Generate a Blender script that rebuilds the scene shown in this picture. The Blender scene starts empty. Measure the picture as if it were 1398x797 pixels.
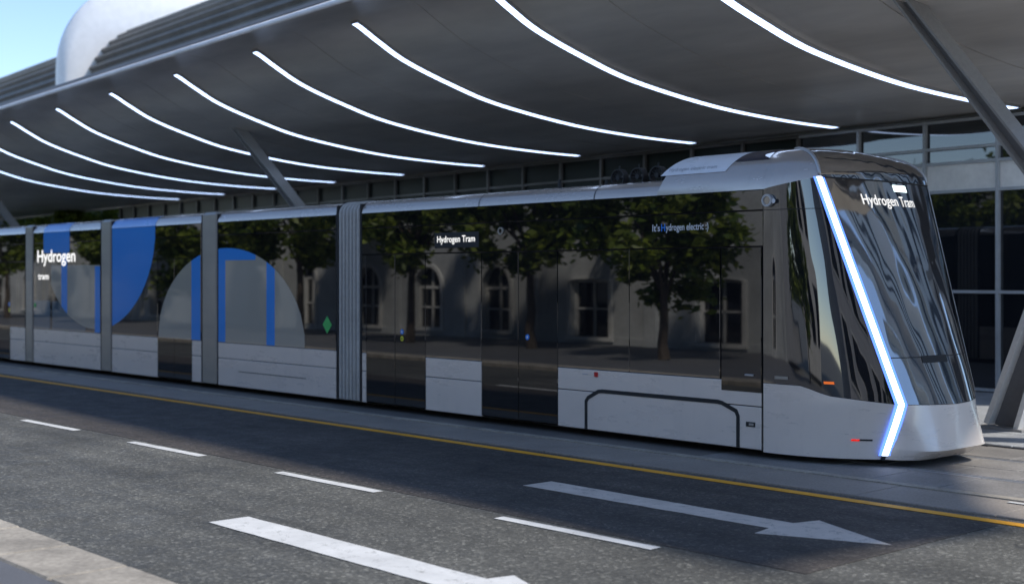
import bpy, math, random
from mathutils import Vector, Matrix
random.seed(7)
PI = math.pi
sc = bpy.context.scene
COL = sc.collection

# ------------------------------------------------------------------ camera
cam = bpy.data.cameras.new('camera')
camo = bpy.data.objects.new('camera', cam); COL.objects.link(camo)
YAW = 42.01                                    # degrees between the optical axis and the tram's long axis
camo.location = (0, 0, 2.2)
camo.rotation_euler = (PI/2, 0, math.radians(90 - YAW))
cam.sensor_width = 36; cam.lens = 1803/1398*36
cam.shift_y = -21.5/1398
cam.clip_start = .1; cam.clip_end = 3000
cam.dof.use_dof = True; cam.dof.focus_distance = 14.5; cam.dof.aperture_fstop = 1.1
sc.camera = camo

# ------------------------------------------------------------------ sky, sun, exposure
SUN_EL, SUN_AZ = math.radians(53), math.radians(45.5)     # azimuth clockwise from +Y
w = bpy.data.worlds.new('World'); sc.world = w; w.use_nodes = True
nt = w.node_tree; nt.nodes.clear()
sky = nt.nodes.new('ShaderNodeTexSky'); sky.sky_type = 'NISHITA'; sky.sun_disc = False
sky.sun_elevation = SUN_EL; sky.sun_rotation = SUN_AZ; sky.altitude = 2200; sky.air_density = .9; sky.dust_density = .15; sky.ozone_density = 1.0
bg = nt.nodes.new('ShaderNodeBackground'); bg.inputs['Strength'].default_value = .138
wo = nt.nodes.new('ShaderNodeOutputWorld')
nt.links.new(sky.outputs[0], bg.inputs[0]); nt.links.new(bg.outputs[0], wo.inputs[0])
sun = bpy.data.lights.new('sun', 'SUN'); sun.energy = 2.1; sun.angle = math.radians(3); sun.color = (1, .95, .87)
suno = bpy.data.objects.new('sun', sun); COL.objects.link(suno)
sd = Vector((math.sin(SUN_AZ)*math.cos(SUN_EL), math.cos(SUN_AZ)*math.cos(SUN_EL), math.sin(SUN_EL)))
suno.rotation_euler = (-sd).to_track_quat('-Z', 'Y').to_euler(); suno.location = (20, -20, 40)
vs = sc.view_settings
vs.view_transform = 'Standard'; vs.look = 'None'; vs.gamma = 1; vs.use_curve_mapping = False; vs.exposure = .98

# ------------------------------------------------------------------ materials
MATS = {}
class NT:
    def __init__(s, name):
        s.m = bpy.data.materials.new(name); s.m.use_nodes = True; s.t = s.m.node_tree; s.t.nodes.clear()
        s.o = s.n('OutputMaterial'); MATS[name] = s.m
    def n(s, t, **k):
        nd = s.t.nodes.new('ShaderNode' + t)
        for a, v in k.items(): setattr(nd, a, v)
        return nd
    def l(s, a, b): s.t.links.new(a, b)
    def pos(s): return s.n('NewGeometry').outputs['Position']
    def objc(s): return s.n('TexCoord').outputs['Object']
    def noise(s, vec, scale, detail=4, rough=.55, dist=0):
        nd = s.n('TexNoise'); nd.inputs['Scale'].default_value = scale; nd.inputs['Detail'].default_value = detail
        nd.inputs['Roughness'].default_value = rough; nd.inputs['Distortion'].default_value = dist
        s.l(vec, nd.inputs['Vector']); return nd.outputs['Fac']
    def stretch(s, vec, sx, sy, sz):
        m = s.n('Mapping'); m.inputs['Scale'].default_value = (sx, sy, sz); s.l(vec, m.inputs[0]); return m.outputs[0]
    def ramp(s, fac, stops):
        r = s.n('ValToRGB'); e = r.color_ramp.elements
        while len(e) < len(stops): e.new(.5)
        for el, (p, c) in zip(e, stops):
            el.position = p; el.color = (c, c, c, 1) if not isinstance(c, tuple) else (*c, 1)
        s.l(fac, r.inputs[0]); return r.outputs[0]
    def mix(s, fac, a, b, mode='MIX'):
        m = s.n('Mix', data_type='RGBA', blend_type=mode)
        for i, v in ((0, fac), (6, a), (7, b)):
            if isinstance(v, (int, float)): m.inputs[i].default_value = v if i == 0 else (v, v, v, 1)
            elif isinstance(v, tuple): m.inputs[i].default_value = (*v, 1)
            else: s.l(v, m.inputs[i])
        return m.outputs[2]
    def bsdf(s, col, rough=.5, metal=0, ior=1.5, coat=0, bump=None, bs=.2, bd=.01, emit=None, es=0, spec=None):
        b = s.n('BsdfPrincipled')
        for k, v in (('Base Color', col), ('Roughness', rough), ('Metallic', metal), ('IOR', ior), ('Coat Weight', coat)):
            if isinstance(v, tuple): b.inputs[k].default_value = (*v, 1)
            elif isinstance(v, (int, float)): b.inputs[k].default_value = v
            else: s.l(v, b.inputs[k])
        b.inputs['Coat Roughness'].default_value = .06
        if emit: b.inputs['Emission Color'].default_value = (*emit, 1); b.inputs['Emission Strength'].default_value = es
        if bump is not None:
            bn = s.n('Bump'); bn.inputs['Strength'].default_value = bs; bn.inputs['Distance'].default_value = bd
            s.l(bump, bn.inputs['Height']); s.l(bn.outputs[0], b.inputs['Normal'])
        s.l(b.outputs[0], s.o.inputs[0]); return s.m

def asphalt(name, base, tint):
    t = NT(name); p = t.pos()
    v = t.n('TexVoronoi'); v.inputs['Scale'].default_value = 42; t.l(p, v.inputs['Vector'])
    stone = t.ramp(v.outputs['Color'], [(.0, .45), (.72, .92), (1, 2.5)])
    fine = t.ramp(t.noise(p, 130, 3), [(.3, .55), (.7, 1.45)])
    blot = t.ramp(t.noise(p, .55, 5, .6), [(.3, .62), (.7, 1.28)])
    streak = t.ramp(t.noise(t.stretch(p, .12, 2.2, 1), 1.0, 4), [(.3, .68), (.7, 1.16)])
    c = t.mix(1, t.mix(1, t.mix(1, t.mix(1, tint, stone, 'MULTIPLY'), fine, 'MULTIPLY'), blot, 'MULTIPLY'), streak, 'MULTIPLY')
    # hairline cracks
    wv = t.n('TexVoronoi', feature='DISTANCE_TO_EDGE'); wv.inputs['Scale'].default_value = .42
    nz = t.n('TexNoise'); nz.inputs['Scale'].default_value = 1.6; nz.inputs['Detail'].default_value = 5; t.l(p, nz.inputs['Vector'])
    mx = t.n('Mix', data_type='VECTOR'); mx.inputs[0].default_value = .45; t.l(p, mx.inputs[4]); t.l(nz.outputs['Color'], mx.inputs[5])
    t.l(mx.outputs[1], wv.inputs['Vector'])
    line = t.ramp(wv.outputs['Distance'], [(.0, 1), (.006, 0)])
    mask = t.ramp(t.noise(p, .35, 2), [(.55, 0), (.62, 1)])
    cf = t.mix(1, line, mask, 'MULTIPLY')
    c = t.mix(cf, c, (base*.25,)*3)
    return t.bsdf(c, t.ramp(t.noise(p, 3, 4), [(.3, .62), (.7, .85)]), bump=v.outputs['Distance'], bs=.35, bd=.006)
asphalt('asphalt', .10, (.118, .114, .098))
asphalt('asphalt_shaded', .05, (.074, .062, .052))  # asphalt copy with canopy shade put into its tone

def speck(name, col, scale=30, lo=.8, hi=1.15, rough=.7, blot=1.2, bl=.85, bh=1.1, bs=.15, metal=0, coat=0):
    t = NT(name); p = t.pos()
    a = t.ramp(t.noise(p, scale, 4), [(.3, lo), (.7, hi)]); b = t.ramp(t.noise(p, blot, 5, .6), [(.3, bl), (.7, bh)])
    c = t.mix(1, t.mix(1, col, a, 'MULTIPLY'), b, 'MULTIPLY')
    return t.bsdf(c, rough, metal, bump=t.noise(p, scale*2, 3), bs=bs, bd=.004, coat=coat)
speck('concrete', (.29, .25, .21), 40)
speck('slab', (.22, .205, .19), 35, bl=.7, bh=1.2)
speck('slab_joint', (.05, .05, .055), 35)
speck('kerb_stone', (.40, .355, .29), 25, .75, 1.15, .8, 2.5, .62, 1.12)
speck('sidewalk', (.12, .12, .125), 60)
speck('earth', (.16, .15, .13), 10)
speck('trackbed', (.13, .12, .11), 30)
speck('platform_paving', (.33, .34, .35), 30)
speck('black_rubber', (.02, .02, .021), 30, rough=.7)
speck('dark_core', (.012, .012, .013), 30, rough=.6)
speck('bellows', (.50, .47, .43), 20, .9, 1.08, .55)
speck('render_wall', (.52, .525, .51), 8, .9, 1.06, .85, .8, .75, 1.08)
speck('render_trim', (.62, .60, .56), 8, .9, 1.06, .8)
speck('grey_stucco', (.36, .36, .37), 8, .9, 1.06, .85)
speck('white_shell', (.80, .80, .80), 3, .95, 1.03, .45, .15, .9, 1.05)
speck('louvre', (.145, .135, .125), 2, .85, 1.1, .5, .3, .75, 1.2)
speck('bark', (.10, .075, .055), 12, .6, 1.3, .9)
speck('column_light', (.80, .78, .74), 20, .93, 1.05, .35, .6, .85, 1.05, bs=.03)
speck('column_web', (.16, .16, .165), 20, .93, 1.05, .5)  # recess shade put into the web's darker grey
speck('column_paint', (.34, .33, .32), 20, .93, 1.05, .30, .6, .85, 1.05, bs=.03)
speck('steel', (.50, .50, .51), 20, .93, 1.05, .38, .6, .85, 1.05, bs=.03, metal=.55)
speck('trim_white', (.86, .84, .86), 20, .95, 1.05, .4)
speck('mullion', (.42, .44, .46), 20, .95, 1.05, .4)
speck('spandrel', (.85, .83, .79), 10, .95, 1.05, .55)

def paint_mark(name, col, under, wear):
    t = NT(name); p = t.pos()
    a = t.noise(p, 7, 7, .7); b = t.noise(p, 90, 3)
    f = t.ramp(t.mix(.35, a, b), [(wear-.06, 0), (wear+.06, 1)])
    dirt = t.ramp(t.noise(p, 2.2, 5, .65), [(.3, .78), (.65, 1.0)])
    c = t.mix(f, under, t.mix(1, col, dirt, 'MULTIPLY'))
    return t.bsdf(c, .6, bump=b, bs=.15, bd=.004)
paint_mark('road_white', (.72, .71, .68), (.20, .195, .17), .395)
paint_mark('road_white_shaded', (.68, .58, .49), (.12, .11, .10), .40)  # copy of the road white, toned for the shaded lane
paint_mark('road_yellow', (.95, .42, .02), (.14, .09, .05), .33)

def car_paint(name, col, metal=.12, rough=.30):
    t = NT(name); p = t.pos()
    g = t.ramp(t.noise(p, 1.1, 5, .6), [(.3, .96), (.7, 1.03)])
    c = t.mix(1, col, g, 'MULTIPLY')
    gr = t.ramp(t.mix(.5, t.noise(t.stretch(p, 7, 7, .7), 1.0, 5, .65), t.noise(p, 2.4, 6, .7)), [(.54, 0), (.75, .16)])
    c = t.mix(gr, c, (.16, .145, .125))
    lowdirt = t.ramp(t.noise(t.stretch(p, .6, .6, 3), 2.0, 5, .65), [(.3, rough-.08), (.7, rough+.12)])
    return t.bsdf(c, lowdirt, metal, coat=.5, bump=t.noise(p, 1.8, 2), bs=.012, bd=.02)
car_paint('silver_paint', (.80, .71, .635))
car_paint('roof_silver', (.50, .445, .40), .45, .20)
car_paint('white_panel', (.80, .81, .84), 0, .3)
car_paint('grey_frame', (.36, .32, .27), .1, .45)

def glass(name, col, ior, wav=.5, sc_=.9, bs=.04, rough=.015):
    t = NT(name); p = t.pos()
    h = t.noise(t.stretch(p, sc_, sc_, sc_*wav), 1.0, 1)
    return t.bsdf(col, rough, 0, ior, bump=h, bs=bs, bd=.05)
glass('tram_glass', (.008, .008, .009), 2.3, 1, .5, .02, .016)
glass('door_glass', (.009, .009, .010), 1.9, 1, .5, .02, .02)
glass('nose_glass', (.012, .013, .017), 3.6, .10, 2.6, .35, .05)
glass('facade_glass', (.012, .014, .018), 1.9, 1, .35, .02)
glass('facade_dim', (.015, .02, .018), 1.2, 1, .5, .02, .35)
glass('cab_side_glass', (.010, .011, .014), 2.3, .10, 2.6, .30, .03)
glass('roof_glass', (.012, .022, .05), 2.4, 1, .5, .03)
glass('window_glass', (.01, .01, .012), 1.7, 1, .5, .02)
glass('film_beige', (.42, .385, .32), 1.5, 1, .5, .012, .03)
glass('film_blue', (.05, .29, .78), 1.3, 1, .5, .012, .12)
glass('pale_window', (.12, .16, .19), 2.0, 1, .5, .02)
car_paint('blue_paint', (.08, .30, .74), .1, .3)

def soffit():
    t = NT('soffit_metal'); p = t.pos()
    st = t.ramp(t.noise(t.stretch(p, .25, 1.0, 1), 1.0, 4, .6), [(.3, .80), (.7, 1.15)])
    c = t.mix(1, (.76, .705, .64), st, 'MULTIPLY')
    t.bsdf(c, .30, .3, bump=t.noise(t.stretch(p, .5, 1.2, 1), .8, 2), bs=.10, bd=.06)
soffit()
def emis(name, col, es):
    t = NT(name); e = t.n('Emission'); e.inputs[0].default_value = (*col, 1); e.inputs[1].default_value = es; t.l(e.outputs[0], t.o.inputs[0])
emis('led_white', (.50, .66, 1.0), 2.2)
emis('led_nose', (.70, .82, 1.0), 3.0)
emis('glow_blue', (.10, .22, 1.0), 1.3)  # blue glow around the nose strip, given as emission
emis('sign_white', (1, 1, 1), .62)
emis('sign_pale', (.8, 1, 1), 1.8)
emis('lamp_amber', (1, .22, .05), .35)
emis('lamp_red', (1, .02, .01), .45)
t = NT('print_white'); t.bsdf((.8, .8, .8), .4)
t = NT('print_grey'); t.bsdf((.42, .43, .46), .4)
t = NT('print_blue'); t.bsdf((.03, .25, .8), .4)
t = NT('print_green'); t.bsdf((.06, .50, .12), .4)
t = NT('print_yellow'); t.bsdf((.75, .7, .05), .4)
t = NT('red_plastic'); t.bsdf((.55, .02, .02), .35)

def leafmat(name, a, b):
    t = NT(name)
    oi = t.n('NewGeometry').outputs['Random Per Island']
    c = t.ramp(oi, [(0, a), (1, b)])
    d = t.n('BsdfDiffuse'); tr = t.n('BsdfTranslucent'); t.l(c, d.inputs[0]); t.l(c, tr.inputs[0])
    gl = t.n('BsdfGlossy'); gl.inputs['Roughness'].default_value = .45; gl.inputs[0].default_value = (.5, .5, .5, 1)
    m1 = t.n('MixShader'); m1.inputs[0].default_value = .35; t.l(d.outputs[0], m1.inputs[1]); t.l(tr.outputs[0], m1.inputs[2])
    m2 = t.n('MixShader'); m2.inputs[0].default_value = .06; t.l(m1.outputs[0], m2.inputs[1]); t.l(gl.outputs[0], m2.inputs[2])
    t.l(m2.outputs[0], t.o.inputs[0])
leafmat('leaves', (.07, .12, .012), (.25, .29, .03))

# ------------------------------------------------------------------ mesh helpers
class MB:
    def __init__(s): s.v = []; s.f = []
    def add(s, vs_, fs_):
        o = len(s.v); s.v += [tuple(v) for v in vs_]; s.f += [tuple(i+o for i in f) for f in fs_]; return s
    def box(s, x0, x1, y0, y1, z0, z1):
        return s.add([(x0,y0,z0),(x1,y0,z0),(x1,y1,z0),(x0,y1,z0),(x0,y0,z1),(x1,y0,z1),(x1,y1,z1),(x0,y1,z1)],
                     [(0,3,2,1),(4,5,6,7),(0,1,5,4),(1,2,6,5),(2,3,7,6),(3,0,4,7)])
    def bbox(s, x0, x1, y0, y1, z0, z1, b=.01):
        """box with all vertical and top edges chamfered"""
        def ring(z, i): return [(x0+b+i,y0+i,z),(x1-b-i,y0+i,z),(x1-i,y0+b+i,z),(x1-i,y1-b-i,z),(x1-b-i,y1-i,z),(x0+b+i,y1-i,z),(x0+i,y1-b-i,z),(x0+i,y0+b+i,z)]
        return s.loft([ring(z0, 0), ring(z1-b, 0), ring(z1, b)])
    def loft(s, rings, closed=True, caps=True):
        n = len(rings[0]); o = len(s.v)
        for r in rings: s.v += [tuple(p) for p in r]
        m = n if closed else n-1
        for k in range(len(rings)-1):
            for i in range(m):
                j = (i+1) % n
                s.f.append((o+k*n+i, o+k*n+j, o+(k+1)*n+j, o+(k+1)*n+i))
        if caps and closed:
            s.f.append(tuple(o+i for i in reversed(range(n)))); s.f.append(tuple(o+(len(rings)-1)*n+i for i in range(n)))
        return s
    def tube(s, pts, r, n=8, caps=True):
        pts = [Vector(p) for p in pts]; rings = []
        rr = r if isinstance(r, (list, tuple)) else [r]*len(pts)
        for i, p in enumerate(pts):
            d = (pts[min(i+1, len(pts)-1)] - pts[max(i-1, 0)]).normalized()
            up = Vector((0,0,1)) if abs(d.z) < .95 else Vector((1,0,0))
            a = d.cross(up).normalized(); b = a.cross(d)
            rings.append([p + (a*math.cos(2*PI*k/n) + b*math.sin(2*PI*k/n))*rr[i] for k in range(n)])
        return s.loft(rings, True, caps)
    def prism(s, poly, fn, d0, d1):
        """poly in 2D, fn(u,v,d) -> 3D"""
        n = len(poly)
        return s.add([fn(u, v, d0) for u, v in poly] + [fn(u, v, d1) for u, v in poly],
              [tuple(range(n)), tuple(reversed(range(n, 2*n)))] + [(i, n+i, n+(i+1) % n, (i+1) % n) for i in range(n)])

ORG = {}
def obj(name, mb, mat, parent=None, origin=None, smooth=False, autos=None):
    """one mesh object; mesh given in world coordinates"""
    if parent is not None: o3 = ORG[parent.name]
    elif origin is not None: o3 = Vector(origin)
    else:
        xs = [v[0] for v in mb.v]; ys = [v[1] for v in mb.v]; zs = [v[2] for v in mb.v]
        o3 = Vector(((min(xs)+max(xs))/2, (min(ys)+max(ys))/2, min(zs)))
    me = bpy.data.meshes.new(name)
    me.from_pydata([(v[0]-o3.x, v[1]-o3.y, v[2]-o3.z) for v in mb.v], [], mb.f); me.update()
    import bmesh
    bm = bmesh.new(); bm.from_mesh(me); bmesh.ops.recalc_face_normals(bm, faces=bm.faces); bm.to_mesh(me); bm.free()
    me.materials.append(MATS[mat])
    if smooth:
        for p in me.polygons: p.use_smooth = True
        if autos: me.set_sharp_from_angle(angle=math.radians(autos))
    o = bpy.data.objects.new(name, me); COL.objects.link(o)
    if parent is not None: o.parent = parent
    else: o.location = o3
    ORG[o.name] = o3
    return o
def thing(name, loc, label, cat, group=None):
    o = bpy.data.objects.new(name, None); COL.objects.link(o); o.location = loc; o.empty_display_size = .3
    ORG[o.name] = Vector(loc); tag(o, label, cat, group); return o
def tag(o, label=None, cat=None, group=None, kind=None):
    for k, v in (('label', label), ('category', cat), ('group', group), ('kind', kind)):
        if v: o[k] = v
    return o
def struct(name, mb, mat, **k): return tag(obj(name, mb, mat, **k), kind='structure')
def copy_tree(o, loc=None, parent=None, rotz=None):
    c = o.copy(); COL.objects.link(c)
    if parent is not None: c.parent = parent
    if loc is not None: c.location = loc
    if rotz is not None: c.rotation_euler.z = rotz
    for ch in list(o.children): copy_tree(ch, None, c)
    return c
def text_mesh(body, width=None, height=None, bold=.012, sx=1):
    """(2D verts, faces) of a line of lettering, left-bottom at 0,0"""
    cu = bpy.data.curves.new('txt', 'FONT'); cu.body = body; cu.offset = bold; cu.resolution_u = 3
    o = bpy.data.objects.new('txt', cu); COL.objects.link(o)
    dg = bpy.context.evaluated_depsgraph_get(); me = bpy.data.meshes.new_from_object(o.evaluated_get(dg))
    vs_ = [(v.co.x, v.co.y) for v in me.vertices]; fs_ = [tuple(p.vertices) for p in me.polygons]
    bpy.data.objects.remove(o); bpy.data.curves.remove(cu); bpy.data.meshes.remove(me)
    x0 = min(v[0] for v in vs_); x1 = max(v[0] for v in vs_); y0 = min(v[1] for v in vs_); y1 = max(v[1] for v in vs_)
    kx = width/(x1-x0); ky = (height/(y1-y0)) if height else kx
    return [((x-x0)*kx, (y-y0)*ky) for x, y in vs_], fs_

# ------------------------------------------------------------------ ground, road, track
struct('ground', MB().add([(-900,-900,-.14),(900,-900,-.14),(900,900,-.14),(-900,900,-.14)], [(0,1,2,3)]), 'earth')
RX0, RX1 = -130, 60
def sheet(name, y0, y1, z, mat, x0=RX0, x1=RX1, zb=None):
    return struct(name, MB().box(x0, x1, y0, y1, z-.12 if zb is None else zb, z), mat)
road = sheet('road', 4.37, 11.34, 0, 'asphalt')
sheet('sidewalk', -4.0, 3.75, .085, 'sidewalk')
patch = struct('lane_shade', MB().box(-60, -5.80, 8.14, 11.02, .001, .004), 'asphalt_shaded')  # canopy shade laid over the lane as a darker asphalt rectangle
# kerb stones along the near pavement
kerb = struct('kerb', MB().box(RX0, RX1, 3.80, 4.34, -.12, .06), 'slab_joint')
kx = -34.0; kb0 = None
for i in range(38):
    mb = MB().bbox(kx, kx+.985, 3.755, 4.368, -.02, .1+random.uniform(-.003, .004), .018)
    obj('kerb_stone', mb, 'kerb_stone', kerb); kx += 1.0
obj('kerb_run', MB().bbox(RX0, -34.02, 3.755, 4.368, -.02, .1, .018), 'kerb_stone', kerb)
# apron strip of concrete slabs beside the road
ap = struct('track_apron', MB().box(RX0, RX1, 11.345, 12.20, -.12, .0), 'slab_joint')
x = -42.0
while x < -1:
    L = 1.5
    obj('paving_slab', MB().bbox(x, x+L-.012, 11.35, 12.195, -.03, .022+random.uniform(-.002, .002), .006), 'concrete', ap); x += L
obj('slab_run', MB().bbox(RX0, -42.01, 11.35, 12.195, -.03, .022, .006), 'concrete', ap)
obj('slab_run', MB().bbox(-.0, RX1, 11.35, 12.195, -.03, .022, .006), 'concrete', ap)
ed = struct('track_edging', MB().box(RX0, RX1, 12.20, 12.34, -.12, .034), 'kerb_stone')
tb = struct('track_bed', MB().box(RX0, RX1, 12.345, 15.9, -.12, .0), 'slab_joint')
# slabs between and beside the rails, in front of the tram singly
rows = [(12.35, 13.33), (13.48, 14.11), (14.125, 14.78), (14.93, 15.88)]
for r, (y0, y1) in enumerate(rows):
    x = -10.4 + (.3 if r % 2 else 0)
    while x < 2:
        obj('paving_slab', MB().bbox(x, x+.788, y0, y1, -.03, .02+random.uniform(-.003, .003), .007), 'slab', tb); x += .8
    obj('slab_run', MB().bbox(RX0, -10.42 + (.3 if r % 2 else 0), y0, y1, -.03, .02, .006), 'trackbed', tb)
for y in (13.405, 14.845):
    r = struct('rail', MB().box(RX0, RX1, y-.06, y-.012, -.1, .018).box(RX0, RX1, y+.028, y+.06, -.1, .018).box(RX0, RX1, y-.012, y+.028, -.1, -.025), 'steel')
pf = struct('platform', MB().box(RX0, RX1, 15.92, 27, -.12, .03), 'slab_joint')
for r in range(6):
    x = -13.0 + (.6 if r % 2 else 0)
    while x < 0:
        obj('paving_slab', MB().bbox(x, x+1.188, 15.93+r*1.2, 17.118+r*1.2, -.02, .05+random.uniform(-.002, .002), .006), 'platform_paving', pf); x += 1.2
    obj('slab_run', MB().bbox(RX0, -13.02 + (.6 if r % 2 else 0), 15.93+r*1.2, 17.118+r*1.2, -.02, .05, .006), 'platform_paving', pf)
# painted markings
def marking(name, poly, mat, label, cat, group=None, z=.006):
    o = obj(name, MB().prism(poly, lambda u, v, d: (u, v, d), z-.0012, z+.0012), mat); tag(o, label, cat, group); return o
def edge(poly, step=.25, jit=.006):
    out = []
    for i, (a, b) in enumerate(poly):
        c, d = poly[(i+1) % len(poly)]; n = max(1, int(math.hypot(c-a, d-b)/step))
        for k in range(n): out.append((a+(c-a)*k/n + random.uniform(-jit, jit), b+(d-b)*k/n + random.uniform(-jit, jit)))
    return out
marking('yellow_line', [(RX0, 11.07), (-5.2, 11.07), (20, 11.07), (20, 11.215), (RX0, 11.215)], 'road_yellow', 'long yellow line painted on the road beside the tram track', 'road marking')
ds = [(-9.02, -7.15, 'white lane dash nearest the camera, right of centre'), (-12.76, -10.92, 'white lane dash second nearest the camera, above the large white arrow'),
      (-16.4, -14.54, 'white lane dash third from the right, left of centre'), (-20.0, -18.15, 'farthest clear white lane dash, at the left')]
for a, b, lb in ds:
    marking('lane_dash', edge([(a, 7.90), (b, 7.93), (b, 8.06), (a, 8.03)]), 'road_white', lb, 'road marking', 'white lane dashes')
marking('road_arrow', edge([(-10.22, 9.36), (-7.05, 9.37), (-7.0, 9.09), (-5.94, 9.52), (-6.97, 10.0), (-7.05, 9.72), (-10.22, 9.77)]), 'road_white_shaded', 'worn straight arrow on the dark lane, lane shade put into its grey paint', 'road marking', z=.0075)
marking('road_arrow', edge([(-10.58, 5.88), (-7.25, 5.88), (-7.2, 5.62), (-6.1, 6.09), (-7.2, 6.50), (-7.25, 6.28), (-10.58, 6.29)]), 'road_white', 'bright white arrow painted on the near lane, cut by the bottom edge', 'road marking')
marking('lane_dash', edge([(-6.25, 12.03), (-5.6, 12.03), (-5.6, 12.10), (-6.25, 12.10)]), 'road_white', 'short white dash on the slabs at the right edge', 'road marking', z=.030)

# ------------------------------------------------------------------ tram
YS, YF, YC = 12.8, 15.45, 14.125
ZT = 3.24
tram = thing('tram', (-20, YC, 0), 'long silver and dark glass tram with a glowing blue white strip on its nose', 'tram')
def part(name, mb, mat, parent, **k): return obj(name, mb, mat, parent, **k)
def side_poly(poly, y0, y1): return MB().prism(poly, lambda u, v, d: (u, d, v), y0, y1)
def panel(x0, x1, z0, z1, b=.006, y=YS, t=.03):
    mb = MB(); mb.loft([[(x0+b,y,z0+b),(x1-b,y,z0+b),(x1-b,y,z1-b),(x0+b,y,z1-b)], [(x0,y+b,z0),(x1,y+b,z0),(x1,y+b,z1),(x0,y+b,z1)], [(x0,y+t,z0),(x1,y+t,z0),(x1,y+t,z1),(x0,y+t,z1)]]); return mb
def far(mb):
    m = MB(); m.v = [(x, 2*YC-y, z) for x, y, z in mb.v]; m.f = list(mb.f); return m
def quarter(a, b, n=7): return [(a*(1-math.cos(PI/2*i/(n-1))), b*math.sin(PI/2*i/(n-1))) for i in range(n)]
def shoulder(x0, x1, a=.25, b=.21, roof=True, z=ZT):
    q = quarter(a, b); ring = [(YS+i, z+h) for i, h in q] + [(YF-i, z+h) for i, h in reversed(q)]
    return MB().loft([[(x, y, h) for y, h in ring] for x in (x0, x1)])
G = .005
SK = .93
def car(x0, x1, skirts, doors, label, panes):
    """one tram module between x0 and x1; skirts/doors are x ranges"""
    c = part('car_body', MB().box(x0+.01, x1-.01, YS+.024, YF-.024, .2, ZT), 'dark_core', tram); c['label'] = label
    part('underframe', MB().box(x0+.05, x1-.05, YS+.28, YF-.28, .08, .2), 'black_rubber', c)
    s = part('roof_shell', shoulder(x0, x1), 'roof_silver', c, smooth=True, autos=30)
    for a, b in skirts:
        for z0, z1 in ((.12, .628), (.640, SK)):
            part('skirt_panel', panel(a+G, b-G, z0, z1), 'silver_paint', c)
    for a, b in doors:
        m = (a+b)/2
        for p, q in ((a, m), (m, b)):
            d = part('door_leaf', panel(p+G, q-G, .14, 2.55), 'door_glass', c)
    part('header_glass', panel(x0+G, x1-G, 2.995, ZT-.004), 'tram_glass', c)
    part('header_glass', panel(x0+G, x1-G, 2.56, 2.985), 'tram_glass', c) if doors else None
    for a, b in panes:
        part('window_pane', panel(a+G*.5, b-G*.5, SK+.008, 2.55 if doors else 2.985), 'tram_glass', c)
    part('far_glass', far(panel(x0+G, x1-G, SK+.008, ZT-.004)), 'tram_glass', c)
    part('far_skirt', far(panel(x0+G, x1-G, .12, SK)), 'silver_paint', c)
    return c
# the front car
X0, X1 = -17.93, -9.72
fc = car(X0, X1, [(-17.93, -17.81), (-16.23, -14.89), (-13.26, -9.75)], [(-17.81, -16.23), (-14.89, -13.26)], 'front car with two dark double doors and a black wheel cover outline',
         [(-17.93, -17.81), (-16.23, -14.89), (-13.26, -11.9), (-11.9, -10.38)])
# driver's door glass reaching lower
part('cab_door', panel(-10.36, -9.75, .80, 2.55, y=YS-.004), 'door_glass', fc)
part('door_handle', MB().bbox(-9.98, -9.86, YS-.03, YS, 1.0, 1.02, .004), 'steel', fc)
# black seal round the bogie cover
def ribbon(pts, wd):
    P = [Vector((a, b)) for a, b in pts]; L = []; Rr = []
    for i, p in enumerate(P):
        d0 = (p-P[i-1]).normalized() if i else (P[1]-p).normalized(); d1 = (P[i+1]-p).normalized() if i < len(P)-1 else d0
        n = Vector((-(d0+d1).y, (d0+d1).x)).normalized(); k = wd/2/max(.5, n.dot(Vector((-d0.y, d0.x)))); L.append(p+n*k); Rr.append(p-n*k)
    mb = MB(); nP = len(P)
    rings = [[(l.x, YS-.006, l.y), (r.x, YS-.006, r.y), (r.x, YS+.012, r.y), (l.x, YS+.012, l.y)] for l, r in zip(L, Rr)]
    return mb.loft(rings)
part('wheel_cover_seal', ribbon([(-12.70, .12), (-12.70, .50), (-12.66, .55), (-12.47, .645), (-12.40, .655), (-10.42, .655), (-10.35, .645), (-10.13, .56), (-10.10, .50), (-10.10, .12)], .05), 'black_rubber', fc)
part('red_marker', panel(-12.545, -12.475, .84, .905, y=YS-.012, t=.02), 'red_plastic', fc)
part('vent_slot', panel(-12.78, -12.66, .86, .875, y=YS-.004, t=.02), 'print_grey', fc)
sk_ = part('socket', panel(-9.98, -9.84, .385, .445, y=YS-.008, t=.02), 'black_rubber', fc)
part('socket_cap', panel(-9.93, -9.86, .40, .43, y=YS-.016, t=.01), 'grey_frame', fc)
# destination sign
sg = part('sign_box', panel(-16.0, -14.95, 2.63, 2.865, y=YS-.006, t=.012), 'black_rubber', fc)
def side_text(name, body, x, z, wd, mat, parent, y=YS-.008, ht=None, bold=.012):
    v, f = text_mesh(body, wd, ht, bold); return part(name, MB().add([(x+a, y, z+b) for a, b in v], f), mat, parent)
side_text('lettering', 'Hydrogen Tram', -15.93, 2.685, .90, 'sign_white', fc, ht=.13, bold=.008)
side_text('lettering', "It's", -11.49, 2.775, .13, 'print_white', fc, y=YS-.004, ht=.095, bold=.01)
side_text('lettering', 'H', -11.34, 2.775, .07, 'print_blue', fc, y=YS-.004, ht=.095, bold=.02)
side_text('lettering', 'ydrogen electric :)', -11.26, 2.752, .70, 'print_white', fc, y=YS-.004, ht=.118, bold=.01)
def disc(name, x, z, r, mat, parent, y=YS-.004, n=16, d=.004, sy=1):
    return part(name, MB().prism([(x+r*math.cos(2*PI*k/n), z+r*sy*math.sin(2*PI*k/n)) for k in range(n)], lambda u, v, q: (u, q, v), y, y+d), mat, parent)
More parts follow.
